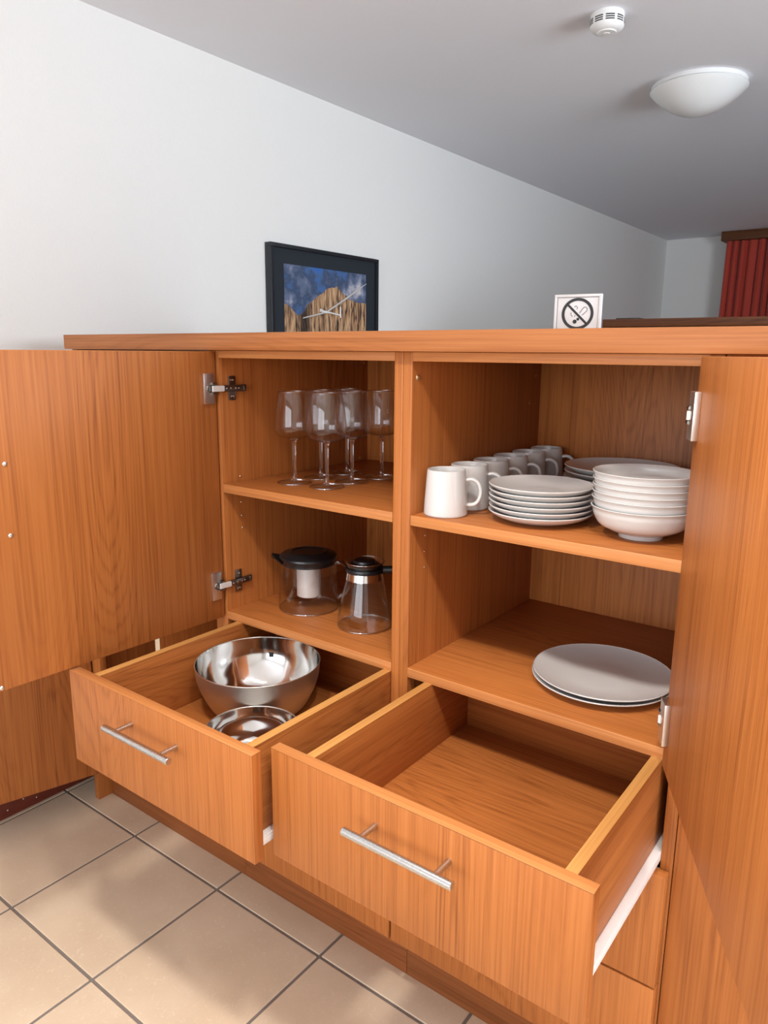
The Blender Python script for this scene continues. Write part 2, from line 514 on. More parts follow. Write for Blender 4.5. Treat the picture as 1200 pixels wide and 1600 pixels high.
floor = slab('floor', ROOM_X0 - T, ROOM_X1 + T, ROOM_Y0 - T, ROOM_Y1 + T, -.12, -.0025, GROUT)
TS, GW = 0.33, 0.0072
xs = [-0.7857 + k * TS for k in range(-2, 12)]
ys = [-0.0338 + k * TS for k in range(-12, 8)]
tile_mesh = None
bm = bmesh.new(); box_bm(bm, -TS / 2 + GW / 2, TS / 2 - GW / 2, -TS / 2 + GW / 2, TS / 2 - GW / 2, -.008, 0, .0012, 1)
tile_mesh = bpy.data.meshes.new('tile'); bm.to_mesh(tile_mesh); bm.free(); tile_mesh.materials.append(TILE)
for x in xs[:-1]:
    for y in ys[:-1]:
        x0, x1, y0, y1 = max(x, ROOM_X0), min(x + TS, ROOM_X1), max(y, ROOM_Y0), y + TS
        if x1 - x0 < .012 or y1 - y0 < .012: continue
        if x1 - x0 > TS - .001 and y1 - y0 > TS - .001:
            o = bpy.data.objects.new('tile', tile_mesh); o.location = (x + TS / 2, y + TS / 2, 0); link(o, floor)
        else:
            bm = bmesh.new(); g = GW / 2
            cx, cy = (x0 + x1) / 2, (y0 + y1) / 2
            box_bm(bm, x0 + g - cx, x1 - g - cx, y0 + g - cy, y1 - g - cy, -.008, 0, .0012, 1)
            finish('tile', bm, TILE, floor, (cx, cy, 0))

bl = struct(board('baseboard_left', ROOM_X0, ROOM_X0 + .016, ROOM_Y0, ROOM_Y1, 0, .085, REDTRIM))
nail_bm = bmesh.new(); lathe_bm(nail_bm, [(0, .0012), (.0016, .0008), (.002, 0)], 8)
nail_me = bpy.data.meshes.new('nail'); nail_bm.to_mesh(nail_me); nail_bm.free(); nail_me.materials.append(WHITEPL)
for y, z in ((-.20, .022), (-.155, .034), (-.118, .020), (-.075, .030), (-.03, .026)):
    o = bpy.data.objects.new('nail', nail_me); link(o, bl)
    o.location = (ROOM_X0 + .016 - bl.location.x, y - bl.location.y, z - bl.location.z); o.rotation_euler = (0, PI / 2, 0)

# ------------------------------------------------------------------ cabinets
ZB, ZT, WT = 1.2675, 1.3014, 0.034           # underside and top of worktop
X0L, X0I = -0.437, -0.418                    # left unit: outer and inner left side
XD1, XDM, XD2 = 0.0316, 0.0501, 0.0687       # the two boards of the divider
XRI, XRO = 0.5375, 0.5555
DEP = 0.503
ZSH, ZSL, TH = 0.989, 0.7045, 0.018
FY = -0.020                                  # face of closed fronts

wt = thing('worktop', 'long cherry wood worktop running across the tops of the cabinets', 'worktop', (0.2, 0.25, ZB))
board('slab', -0.963, 1.5, -0.02, 0.56, ZB, ZT, WTOP, wt, 0.0016)

def bar_handle(parent, cx, cz, half, post, y_face, loc_parent):
    """bar handle along local x in front (-y) of a front"""
    bm = bmesh.new()
    y = y_face - .036
    tube_bm(bm, [(-half, 0, 0), (-half + .0008, 0, 0), (half - .0008, 0, 0), (half, 0, 0)], [.0052, .006, .006, .0052], 20)
    for s in (-1, 1):
        tube_bm(bm, [(s * post, 0.003, 0), (s * post, .036, 0)], .0042, 14)
    recalc(bm)
    return finish('handle', bm, HANDLEM, parent, (cx - loc_parent[0], y - loc_parent[1], cz - loc_parent[2]), smooth=40)

def screw(parent, loc, rot, r=.0042, mat=NICKEL, name='screw'):
    bm = bmesh.new()
    lathe_bm(bm, [(0, r * .25), (r * .28, r * .22), (r * .34, r * .5), (r * .75, r * .42), (r, 0)], 14)
    return finish(name, bm, mat, parent, loc, rot, smooth=50)

def pins(root, x, sgn, pts):
    me = None
    for y, z in pts:
        if me is None:
            bm = bmesh.new(); lathe_bm(bm, [(0, .0022), (.0014, .0018), (.0022, .0004), (.0026, 0)], 10)
            o = finish('shelf_pin', bm, BRASS, root, smooth=60); me = o.data
        else:
            o = link(bpy.data.objects.new('shelf_pin', me), root)
        o.location = (x - root.location.x, y, z - root.location.z)
        o.rotation_euler = (0, sgn * PI / 2, 0)

def shelf(root, x0, x1, ztop, name='shelf', y1=DEP - .008):
    s = board(name, x0, x1, 0.0012, y1, ztop - TH, ztop, WX, root)
    b_ = board('edge_band', x0, x1, 0.0, 0.0011, ztop - TH, ztop, BANDX, s, 0.0004, local=True)
    b_.location = (0, -(y1 - .0012) / 2 - .0012 / 2 - .0001, 0)
    return s

def drawer(root, fx0, fx1, fy, z0, z1, bx0, bx1, back, hx0, hx1, hz, slide_side):
    """pulled-out drawer: bottom board > front, sides, back, bands, handle, slides"""
    t = .0155
    zbot = .556
    zb0 = .538
    dr = board('drawer', bx0 + t, bx1 - t, fy + .019, back - t, zbot - .006, zbot, WX, root, .0004)
    dl = Vector(dr.location) + Vector(root.location)
    def sub(name, a0, a1, b0, b1, c0, c1, mat, bev=.0012):
        o = board(name, a0 - dl.x, a1 - dl.x, b0 - dl.y, b1 - dl.y, c0 - dl.z, c1 - dl.z, mat, dr, bev, local=True)
        return o
    sub('drawer_front', fx0, fx1, fy, fy + .0188, z0, z1 - .0014, WZ)
    sub('front_edge_band', fx0, fx1, fy, fy + .0188, z1 - .0014, z1, BANDX, .0005)
    for a, b2 in ((bx0, bx0 + t), (bx1 - t, bx1)):
        sub('drawer_side', a, b2, fy + .019, back, zb0, z1 - .002, WY)
        sub('side_edge_band', a, b2, fy + .019, back, z1 - .0019, z1 - .0005, MAPLE, .0004)
    sub('drawer_back', bx0 + t, bx1 - t, back - t, back, zb0, z1 - .012, WX)
    bar_handle(dr, (hx0 + hx1) / 2, hz, (hx1 - hx0) / 2, (hx1 - hx0) / 2 - .0275, fy, dl)
    for a, b2 in ((bx0 - .0115, bx0 + .004), (bx1 - .004, bx1 + .0115)):
        bm = bmesh.new()
        cx, cy, cz = (a + b2) / 2, (fy + .02 + back) / 2, .526
        h = (back - fy - .02) / 2
        w = (b2 - a) / 2
        box_bm(bm, -w, w, -h, h, .009, .0115, .0006)
        if a < bx0 - .005: box_bm(bm, -w, -w + .003, -h, h, -.0030, .009, .0006)
        else: box_bm(bm, w - .003, w, -h, h, -.0030, .009, .0006)
        finish('drawer_slide', bm, WHITESL, dr, (cx - dl.x, cy - dl.y, cz - dl.z), smooth=30)
    return dr

def closed_front(root, x0, x1, z0, z1, hx, hz, name='drawer_front'):
    f = board(name, x0, x1, FY, FY + .0188, z0, z1, WZ, root, .0015)
    dl = Vector(f.location) + Vector(root.location)
    bar_handle(f, hx, hz, .0865, .0585, FY, dl)
    return f

def carcase(root, xl0, xl1, xr0, xr1, zbase):
    board('side_panel', xl0, xl1, 0.0, DEP, zbase, ZB - .0002, WZ, root)
    board('side_panel', xr0, xr1, 0.0, DEP, zbase, ZB - .0002, WZ, root)
    board('back_panel', xl1, xr0, DEP - .008, DEP, zbase + .02, ZB - TH, WZ, root, .0003)
    board('top_rail', xl1, xr0, 0.0005, DEP - .008, ZB - .0155, ZB - .0004, BANDX, root, .0006)
    board('bottom_panel', xl1, xr0, 0.0, DEP - .008, zbase, zbase + TH, WX, root)

ZBASE = 0.128
# --- left unit
lu = thing('kitchen_cabinet', 'open cherry cabinet holding wine glasses, its drawer pulled out with steel bowls', 'cabinet', ((X0L + XDM) / 2, 0.25, 0), group='cabinets under the worktop')
lu.location.y = 0
carcase(lu, X0L, X0I, XD1, XDM - .0002, ZBASE)
shelf(lu, X0I + .0012, XD1 - .0006, ZSH)
shelf(lu, X0I, XD1, ZSL, 'middle_shelf')
pins(lu, X0I, 1, [(.0496, .9997), (.05, .9428), (.0506, .9125), (.0513, .8848), (.481, 1.2393), (.4634, .9964)])
drawer(lu, -0.440, 0.0475, -0.3636, .5056, .688, -0.388, 0.0302, .115, -.278, -.1025, .6405, 1)
closed_front(lu, -0.438, 0.0480, .318, .5015, -.19, .45)
closed_front(lu, -0.438, 0.0480, .1300, .3140, -.19, .262)
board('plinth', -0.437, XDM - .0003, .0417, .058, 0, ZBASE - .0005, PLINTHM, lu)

# --- right unit
ru = thing('kitchen_cabinet', 'open cherry cabinet holding white crockery above an empty pulled-out drawer', 'cabinet', ((XDM + XRO) / 2, 0, 0), group='cabinets under the worktop')
carcase(ru, XDM + .0002, XD2, XRI, XRO, ZBASE)
shelf(ru, XD2 + .0012, XRI - .0006, ZSH)
shelf(ru, XD2, XRI, ZSL, 'middle_shelf')
pins(ru, XD2, 1, [(.0484, .9442), (.0474, .9145), (.0485, .8841), (.4679, 1.2195), (.4435, 1.1614)])
screw(ru, (XD2 - ru.location.x, .0168, 1.2248), (0, PI / 2, 0), .0055, BRASS, 'cam_cover')
drawer(ru, 0.0520, 0.5525, -0.3292, .5056, .688, 0.107, 0.526, .145, .2225, .3945, .642, 1)
closed_front(ru, 0.0525, 0.5520, .318, .5115, .3, .45)
closed_front(ru, 0.0525, 0.5520, .1300, .3140, .3, .262)
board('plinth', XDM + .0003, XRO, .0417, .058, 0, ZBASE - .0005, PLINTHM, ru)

# --- doors
def door(root, hinge, ang, sgn, W, z0, z1, label, screws, handle_x):
    """open door, origin at its hinge edge on the inner face; local x runs to the free edge, inner face at y=0"""
    bm = bmesh.new()
    y0, y1 = (-.019, 0) if sgn < 0 else (0, .019)
    box_bm(bm, .0002, W, y0, y1, 0, z1 - z0, .0014)
    d = finish('door', bm, WZ, root, (hinge[0] - root.location.x, hinge[1], z0), (0, 0, ang), smooth=30)
    d['label'] = label
    bm = bmesh.new(); box_bm(bm, .0002, W, y0 + .0002, y1 - .0002, -.0005, .0005, .0002)
    finish('edge_band', bm, BANDX, d, (0, 0, z1 - z0), smooth=30)
    inn = 1 if sgn < 0 else -1          # direction of the inner face normal
    for x, z in screws:
        screw(d, (x, 0, z - z0), (-inn * PI / 2, 0, 0))
    # handle on the outer face, upright
    bm = bmesh.new()
    yo = (y0 if sgn < 0 else y1)
    yh = yo - inn * .036
    tube_bm(bm, [(0, 0, -.0865), (0, 0, -.0857), (0, 0, .0857), (0, 0, .0865)], [.0052, .006, .006, .0052], 20)
    for s in (-1, 1):
        tube_bm(bm, [(0, 0, s * .0605), (0, inn * .036, s * .0605)], .0042, 14)
    recalc(bm)
    finish('handle', bm, HANDLEM, d, (handle_x, yh, 1.02 - z0), smooth=40)
    return d, inn

LD_A, RD_A = math.radians(-91.8), math.radians(-63.4)
ld, li = door(lu, (-0.4228, -0.0045), LD_A, -1, .497, .6915, 1.2645, 'left cabinet door swung open at right angle, plain cherry inner side',
              [(.440, 1.0808), (.442, .9595), (.482, .6975)], .46)
rd, ri = door(ru, (0.5320, -0.0235), RD_A, 1, .468, .6915, 1.2640, 'right cabinet door swung wide open', [], .425)

def hinge(root, d, inn, z, side_x, sdir, zdoor, screws=True):
    """cup hinge: mounting plate on the carcase side, arm, link and cup plate on the door"""
    rl = root.location
    bm = bmesh.new()
    box_bm(bm, 0, .003, .0235, .042, -.025, .025, .0006)
    hp = finish('hinge', bm, DARKMETAL, root, (side_x - rl.x, 0, z), (0, 0, 0 if sdir > 0 else PI), smooth=30)
    if sdir < 0:
        hp.scale = (1, 1, 1); hp.location.y = .0655
    bm = bmesh.new()
    ya, yb = (.004, .067) if sdir > 0 else (-.0015, .0615)
    box_bm(bm, .003, .0095, ya, yb, -.0068, .0068, .0012)
    box_bm(bm, .0095, .0108, ya + .055, ya + .061, -.005, .005, .0004)
    finish('hinge_arm', bm, DARKMETAL, hp, smooth=30)
    if screws:
        bm = bmesh.new()
        for y, zz, r in ((.0285, .017, .0020), (.0345, .0165, .0026), (.0300, -.017, .0024), (.0360, -.017, .0024)):
            tube_bm(bm, [(.002, y, zz), (.0040, y, zz), (.0046, y, zz)], [r, r, r * .6], 10)
        for y, r in ((.012, .0016), (.024, .0024), (.037, .0024), (.045, .0015)):
            tube_bm(bm, [(.009, y, 0), (.0105, y, 0), (.0111, y, 0)], [r, r, r * .6], 10)
        recalc(bm)
        hs = finish('hinge_screws', bm, STEEL, hp, smooth=40)
        hs['kind'] = 'stuff'
    # cup plate belongs to the door
    bm = bmesh.new()
    zz = z - zdoor
    pa, pb, pt = (.009, .0345, .0055) if inn > 0 else (-.003, .025, .0085)
    box_bm(bm, pa, pb, 0 if inn > 0 else -pt, pt if inn > 0 else 0, zz - .031, zz + .031, .0008)
    finish('hinge_cup_plate', bm, NICKEL, d, smooth=30)
    bm = bmesh.new()
    t = bmesh.new(); lathe_bm(t, [(0, .0064), (.0060, .0066), (.0070, .0088), (.0080, .0088), (.0084, .004)], 20)
    bmesh.ops.rotate(t, verts=t.verts, cent=(0, 0, 0), matrix=Matrix.Rotation(-inn * PI / 2, 3, 'X'))
    bmesh.ops.translate(t, verts=t.verts, vec=(pa + .011, 0, zz))
    me = bpy.data.meshes.new('t'); t.to_mesh(me); t.free(); bm.from_mesh(me)
    for s in (-1, 1):
        tube_bm(bm, [(pa - .004, inn * .007, zz + s * .009), (pa + .006, inn * .007, zz + s * .009)], .0034, 10)
    recalc(bm)
    finish('hinge_cup', bm, DARKMETAL, d, smooth=40)
    # bright link between cup and arm
    p0 = Vector((pa + .009, inn * .0105, zz))
    R_ = Matrix.Rotation(d.rotation_euler.z, 3, 'Z')
    w0 = R_ @ p0 + d.location
    w1 = Vector((side_x - rl.x + sdir * .0075, ya + .003 if sdir > 0 else .004, z))
    dirv = (w1 - w0); ln = dirv.length
    bm = bmesh.new(); box_bm(bm, -.0022, .0022, 0, ln, -.0060, .0060, .001)
    lk = finish('hinge_link', bm, ZINC, hp, (0, 0, 0))
    ang = math.atan2(-dirv.x, dirv.y)
    hr = hp.rotation_euler.z
    off = w0 - hp.location
    off = Matrix.Rotation(-hr, 3, 'Z') @ off
    lk.location = off
    lk.rotation_euler = (math.atan2(dirv.z, math.hypot(dirv.x, dirv.y)), 0, ang - hr)
for z in (1.190, .7675):
    hinge(lu, ld, li, z, X0I, 1, .6915)
for z in (1.190, .7640):
    hinge(ru, rd, ri, z, XRI, -1, .6915, False)

# --- unit at the wall (mostly hidden behind the open door)
wu = thing('kitchen_cabinet', 'narrow dark-shaded end cabinet by the wall, behind the open left door', 'cabinet', (-.72, 0, 0), group='cabinets under the worktop')
board('side_panel', -1.0225, -1.0040, 0.0, DEP, 0, .690, WZ, wu)
board('side_panel', -0.962, -0.9435, 0.0, DEP, .690, ZB - .0002, WZ, wu)
board('stile', -1.0038, -.9455, 0.0, .018, ZBASE, .690, WZ, wu)
board('side_panel', X0L - .0190, X0L - .0004, 0.0, DEP, ZBASE, ZB - .0002, WZ, wu)
board('back_panel', -1.0038, X0L - .0192, DEP - .010, DEP, ZBASE, .690, WZ, wu, .0004)
board('back_panel', -.9433, X0L - .0192, DEP - .010, DEP, .6905, ZB - .0005, WZ, wu, .0004)
board('bottom_panel', -1.0038, X0L - .0192, 0.02, DEP - .0105, ZBASE, ZBASE + TH, WX, wu)
board('fixed_shelf', -1.0038, X0L - .0192, 0.02, DEP - .0105, .690 - TH, .690, WX, wu)
board('partition', -.692, -.674, .0014, DEP - .0105, ZBASE + TH, .690 - TH, WZ, wu)
board('partition_edge', -.692, -.674, 0, .0013, ZBASE + TH, .690 - TH, CREAM, wu, .0003)
board('upper_front', -.9425, X0L - .0195, 0.0, .0185, .6910, ZB - .002, WZ, wu)
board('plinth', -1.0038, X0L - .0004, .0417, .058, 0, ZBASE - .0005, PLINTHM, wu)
bm = bmesh.new(); box_bm(bm, 0, .45, -.019, 0, 0, .592, .0014)
lowd = finish('door', bm, WZ, wu, (-.980 - wu.location.x, -.006, .097), (0, 0, math.radians(-105.9)), smooth=30)
lowd['label'] = 'low cherry door swung back against the wall'

# --- unit beyond the right door
nu = thing('kitchen_cabinet', 'closed cherry cabinet at the right edge, half hidden by the open right door', 'cabinet', (.98, 0, 0), group='cabinets under the worktop')
board('body', .5568, 1.42, .0004, DEP, ZBASE, ZB - .0004, WZ, nu)
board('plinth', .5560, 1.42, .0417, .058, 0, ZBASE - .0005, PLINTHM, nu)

# ------------------------------------------------------------------ wine glasses
def make_glass():
    t = thing('wine_glass', 'x', 'wine glass', group='stemmed wine glasses')
    bm = bmesh.new()
    outer = catmull([(.004, .0945), (.020, .0968), (.0335, .1025), (.0400, .1115), (.0418, .1225), (.0410, .138), (.0375, .168), (.0330, .1945)], 5)
    inner = [(max(r - .0011, 0), z + (.0012 if i < 8 else 0)) for i, (r, z) in enumerate(outer)]
    lathe_bm(bm, outer + [(.0324, .1951)] + list(reversed(inner)) + [(0, .0975)], 40)
    recalc(bm)
    finish('bowl', bm, GLASS, t, smooth=60)
    bm = bmesh.new()
    lathe_bm(bm, [(0, .0040), (.0062, .0040), (.0046, .0085), (.0040, .016), (.0038, .03), (.0038, .078), (.0042, .088), (.0068, .0938), (.0098, .0957), (0, .0957)], 20)
    recalc(bm)
    finish('stem', bm, SGLASS, t, smooth=60)
    bm = bmesh.new()
    lathe_bm(bm, [(0, .0003), (.0352, .0003), (.0365, .0011), (.0355, .0018), (.018, .0030), (.006, .0040), (0, .0042)], 40)
    recalc(bm)
    finish('foot', bm, GLASS, t, smooth=50)
    bm = bmesh.new()
    ring = [(.0365 * math.cos(a), .0365 * math.sin(a), .0018) for a in [2 * PI * i / 40 for i in range(41)]]
    rim_ring = [(.0326 * math.cos(a), .0326 * math.sin(a), .1946) for a in [2 * PI * i / 40 for i in range(41)]]
    tube_bm(bm, ring, .0013, 8, cap=False)
    recalc(bm)
    finish('foot_rim', bm, GEDGE, t, smooth=60)
    bm = bmesh.new(); tube_bm(bm, rim_ring, .0007, 6, cap=False); recalc(bm)
    finish('drinking_rim', bm, GEDGE, t, smooth=60)
    return t

def copy_tree(o, parent=None):
    c = o.copy(); COL.objects.link(c); c.parent = parent
    for ch in o.children: copy_tree(ch, c)
    return c

g0 = make_glass()
gl = [((-.311, .108), 'wine glass farthest left in the front pair on the upper shelf'),
      ((-.2236, .1137), 'frontmost wine glass, its foot nearest the shelf edge'),
      ((-.3115, .1932), 'middle wine glass of the left row, behind the front left one'),
      ((-.2237, .1961), 'middle wine glass of the right row, behind the frontmost one'),
      ((-.3087, .2813), 'rear wine glass of the left row, largely hidden by other glasses'),
      ((-.2090, .2830), 'rear wine glass beside the divider, cut by it at the right')]
for i, ((x, y), lab) in enumerate(gl):
    o = g0 if i == 0 else copy_tree(g0)
    o.location = (x, y, ZSH); o['label'] = lab

# ------------------------------------------------------------------ teapot and carafe
tp = thing('teapot', 'round glass teapot with black lid and steel sieve on the middle shelf', 'teapot', (-.2967, .1327, ZSL), math.radians(-12))
bm = bmesh.new()
o_ = catmull([(.0, .0004), (.060, .0004), (.0665, .003), (.0672, .012), (.0662, .05), (.0635, .085), (.0605, .112)], 5)
i_ = [(max(r - .0018, 0), max(z, .0028)) for r, z in o_]
lathe_bm(bm, o_ + [(.0597, .1126)] + list(reversed(i_)), 56)
recalc(bm); finish('body', bm, GLASS, tp, smooth=50)
bm = bmesh.new()
ring = [(.0655 * math.cos(a), .0655 * math.sin(a), .0022) for a in [2 * PI * i / 56 for i in range(57)]]
tube_bm(bm, ring, .0013, 8, cap=False); recalc(bm)
finish('base_rim', bm, GEDGE, tp, smooth=60)
bm = bmesh.new()
lathe_bm(bm, [(0, .128), (.036, .1285), (.0375, .1305), (.040, .1302), (.0445, .1270), (.058, .1250), (.0635, .1215), (.0645, .1175), (.062, .1135), (.060, .1035), (.0575, .1025), (0, .1025)], 56)
recalc(bm)
lid = finish('lid', bm, BLACKPL, tp, smooth=40)
bm = bmesh.new()       # pouring lip, to the left
rows = []
for k in range(6):
    t = k / 5
    w = .030 * (1 - t) ** .8 + .002
    x = -.056 - .026 * t
    z = .110 + .013 * t
    rows.append([bm.verts.new((x, w * s, z - .012 * (1 - abs(s)) * (1 - t * .4))) for s in (-1, -.6, -.3, 0, .3, .6, 1)] +
                [bm.verts.new((x, w * s, z - .0022 - .012 * (1 - abs(s)) * (1 - t * .4))) for s in (1, .6, .3, 0, -.3, -.6, -1)])
for a, b_ in zip(rows, rows[1:]):
    for i in range(14): bm.faces.new((a[i], a[(i + 1) % 14], b_[(i + 1) % 14], b_[i]))
bm.faces.new(rows[0]); bm.faces.new(rows[-1]); recalc(bm)
bmesh.ops.rotate(bm, verts=bm.verts, cent=(0, 0, 0), matrix=Matrix.Rotation(math.radians(48), 3, 'Z'))
finish('spout', bm, BLACKPL, tp, smooth=50)
bm = bmesh.new()
lathe_bm(bm, [(0, .028), (.0255, .028), (.0268, .0295), (.0268, .1024), (.0262, .1024), (.0262, .030), (0, .030)], 36)
recalc(bm); finish('infuser', bm, SIEVE, tp, smooth=40)
bm = bmesh.new()
hp_ = catmull([(.061, 0, .104), (.080, 0, .105), (.094, 0, .092), (.097, 0, .070), (.090, 0, .047), (.078, 0, .032), (.0665, 0, .025)], 6)
tube_bm(bm, hp_, .0042, 12, flat=1.3); recalc(bm)
bmesh.ops.rotate(bm, verts=bm.verts, cent=(0, 0, 0), matrix=Matrix.Rotation(math.radians(42), 3, 'Z'))
finish('handle', bm, SGLASS, tp, smooth=60)

cf = thing('carafe', 'conical glass carafe with steel collar and black lid beside the teapot', 'carafe', (-.1265, .1193, ZSL))
bm = bmesh.new()
o_ = catmull([(0, .0004), (.050, .0004), (.0568, .0035), (.0570, .011), (.0530, .040), (.0445, .080), (.0362, .112), (.0352, .121), (.0375, .132), (.0410, .1405)], 5)
i_ = [(max(r - .0017, 0), max(z, .0028)) for r, z in o_]
lathe_bm(bm, o_ + list(reversed(i_)), 52)
recalc(bm); finish('body', bm, GLASS, cf, smooth=50)
for nm_, R_, z_, q_ in (('base_rim', .0553, .0024, .0013), ('pouring_rim', .0406, .1400, .0012)):
    bm = bmesh.new()
    ring = [(R_ * math.cos(a), R_ * math.sin(a), z_) for a in [2 * PI * i / 52 for i in range(53)]]
    tube_bm(bm, ring, q_, 8, cap=False)
    recalc(bm); finish(nm_, bm, GEDGE, cf, smooth=60)
bm = bmesh.new()
lathe_bm(bm, [(.0385, .1035), (.0393, .1035), (.0368, .1185), (.0360, .1185), (.0385, .1035)], 48)
recalc(bm); finish('collar', bm, STEEL, cf, smooth=40)
bm = bmesh.new()
lathe_bm(bm, [(0, .1440), (.020, .1440), (.0225, .1425), (.0235, .1380), (.0300, .1365), (.0335, .1340), (.0338, .1225), (0, .1225)], 48)
recalc(bm); finish('lid', bm, BLACKPL, cf, smooth=40)
bm = bmesh.new()
lathe_bm(bm, [(.0364, .1190), (.0392, .1192), (.0396, .1250), (.0385, .1275), (.0372, .1275), (.0364, .1190)], 48)
ha = math.radians(33)
hd = Vector((math.cos(ha), math.sin(ha), 0))
tube_bm(bm, [hd * .037 + Vector((0, 0, .122)), hd * .055 + Vector((0, 0, .1235)), hd * .085 + Vector((0, 0, .122)), hd * .108 + Vector((0, 0, .112)), hd * .114 + Vector((0, 0, .095))],
        [.0085, .0080, .0080, .0085, .0070], 12)
recalc(bm); finish('handle', bm, BLACKPL, cf, smooth=50)
bm = bmesh.new()
sa = math.radians(205)
sd = Vector((math.cos(sa), math.sin(sa), 0)); st = Vector((-sd.y, sd.x, 0))
rows = []
for k in range(6):
    t = k / 5
    w = .016 * (1 - t) + .0015
    c = sd * (.0375 + .018 * t) + Vector((0, 0, .131 + .008 * t))
    rows.append([bm.verts.new(c + st * (w * s) + Vector((0, 0, -.007 * (1 - s * s) * (1 - .5 * t)))) for s in (-1, -.5, 0, .5, 1)] +
                [bm.verts.new(c + st * (w * s) + Vector((0, 0, -.0014 - .007 * (1 - s * s) * (1 - .5 * t)))) for s in (1, .5, 0, -.5, -1)])
for a, b_ in zip(rows, rows[1:]):
    for i in range(10): bm.faces.new((a[i], a[(i + 1) % 10], b_[(i + 1) % 10], b_[i]))
bm.faces.new(rows[0]); bm.faces.new(rows[-1]); recalc(bm)
finish('spout', bm, SGLASS, cf, smooth=60)

# ------------------------------------------------------------------ mugs
def make_mug():
    t = thing('mug', 'x', 'mug', group='white mugs along the divider')
    bm = bmesh.new()
    prof = [(0, .0012), (.0335, .0012), (.0345, .0002), (.0368, .0002), (.0383, .0016), (.0384, .004), (.0372, .028), (.0350, .060), (.0336, .0775), (.0330, .0800),
            (.0316, .0803), (.0308, .0790), (.0322, .060), (.0344, .030), (.0350, .010), (.0330, .0052), (0, .0045)]
    lathe_bm(bm, prof, 48); recalc(bm)
    finish('cup', bm, CERAMIC, t, smooth=45)
    bm = bmesh.new()
    pts = catmull([(.0335, 0, .0620), (.0450, 0, .0635), (.0555, 0, .0570), (.0600, 0, .0430), (.0575, 0, .0285), (.0490, 0, .0195), (.0362, 0, .0185)], 6)
    tube_bm(bm, pts, .0036, 12, flat=1.35); recalc(bm)
    finish('handle', bm, CERAMIC, t, smooth=60)
    return t
m0 = make_mug()
mugs = [((.1115, .0475), 28, 'frontmost white mug at the shelf edge, fully in view'),
        ((.1105, .1270), 24, 'second white mug from the shelf edge, its round handle fully in view'),
        ((.1108, .2062), 30, 'third white mug from the shelf edge, between two others'),
        ((.1108, .2855), 22, 'fourth white mug from the shelf edge'),
        ((.1112, .3648), 26, 'fifth white mug, just in front of the rearmost one'),
        ((.1140, .4440), 20, 'rearmost white mug in the corner by the back panel')]
for i, ((x, y), a, lab) in enumerate(mugs):
    o = m0 if i == 0 else copy_tree(m0)
    o.location = (x, y, ZSH); o.rotation_euler = (0, 0, math.radians(a)); o['label'] = lab

# ------------------------------------------------------------------ plates and bowls
def crockery_mesh(name, prof, seg=64):
    bm = bmesh.new(); lathe_bm(bm, prof, seg); recalc(bm)
    me = bpy.data.meshes.new(name); bm.to_mesh(me); bm.free()
    me.materials.append(CERAMIC); me.shade_smooth(); me.set_sharp_from_angle(angle=math.radians(50))
    return me

def plate_profile(R, h, foot):
    th = .0028
    up = catmull([(foot * .6, th + .0015), (R * .55, th + .0018), (R * .75, h * .35 + .002), (R * .9, h * .68 + .001), (R - .0012, h - .0006)], 4)
    dn = catmull([(R - .0004, h - .0022), (R * .9, h * .68 - .0022), (R * .75, h * .35 - .0012), (foot + .004, .0020)], 4)
    return [(0, th + .0012)] + up + [(R - .0008, h), (R, h - .0010)] + dn + [(foot + .001, .0003), (foot - .0025, .0003), (foot - .004, .0016), (0, .0016)]

ORD = ['bottom', 'second from the bottom', 'third from the bottom', 'third from the top', 'second from the top', 'topmost']
sp_me = crockery_mesh('plate', plate_profile(.0875, .0195, .046))
for i in range(6):
    o = link(bpy.data.objects.new('plate', sp_me))
    o.location = (.2625 + random.uniform(-.0012, .0012), .110 + random.uniform(-.001, .001), ZSH + i * .0089)
    tag(o, ['bottom small white plate of the front stack, resting on the shelf', 'second small white plate from the bottom of the front stack',
            'third small white plate from the bottom of the front stack', 'third small white plate from the top of the front stack',
            'second small white plate from the top of the front stack', 'topmost small white plate of the front stack'][i], 'plate', 'stack of small white plates beside the mugs')
bp_me = crockery_mesh('plate', plate_profile(.106, .0215, .058))
for i in range(6):
    o = link(bpy.data.objects.new('plate', bp_me))
    o.location = (.3105 + random.uniform(-.002, .002), .352 + random.uniform(-.0015, .0015), ZSH + i * .0100)
    tag(o, ['bottom white plate of the stack at the back panel', 'second white plate from the bottom of the stack at the back panel',
            'third white plate from the bottom of the stack at the back panel', 'third white plate from the top of the stack at the back panel',
            'second white plate from the top of the stack at the back panel', 'topmost white plate of the stack at the back panel'][i], 'plate', 'stack of wider plates at the back')

def bowl_profile(R, h, foot):
    o_ = catmull([(foot + .001, .006), (R * .62, .0115), (R * .83, h * .42), (R * .935, h * .72), (R * .962, h * .90), (R, h)], 5)
    i_ = [(r - .0022 if k > 4 else r - .001, max(z + (.0030 if k < 14 else 0.0005), .009)) for k, (r, z) in enumerate(o_)]
    return [(0, .0020), (foot - .003, .0020), (foot - .002, .0003), (foot, .0003)] + o_ + [(R - .0010, h + .0009)] + list(reversed(i_)) + [(0, .0085)]
wb_me = crockery_mesh('bowl', bowl_profile(.0785, .0490, .033))
for i in range(6):
    o = link(bpy.data.objects.new('bowl', wb_me))
    zoff = 0 if i == 0 else .0135 + (i - 1) * .0100
    o.location = (.4365 + random.uniform(-.001, .001), .1030 + random.uniform(-.001, .001), ZSH + zoff)
    tag(o, ['bottom white bowl of the stack, its foot on the shelf', 'second white bowl from the bottom of the stack', 'third white bowl from the bottom of the stack',
            'third white bowl from the top of the stack', 'second white bowl from the top of the stack', 'topmost white bowl of the stack'][i], 'bowl', 'stack of white bowls')
lp_me = crockery_mesh('plate', plate_profile(.1190, .0165, .072), 80)
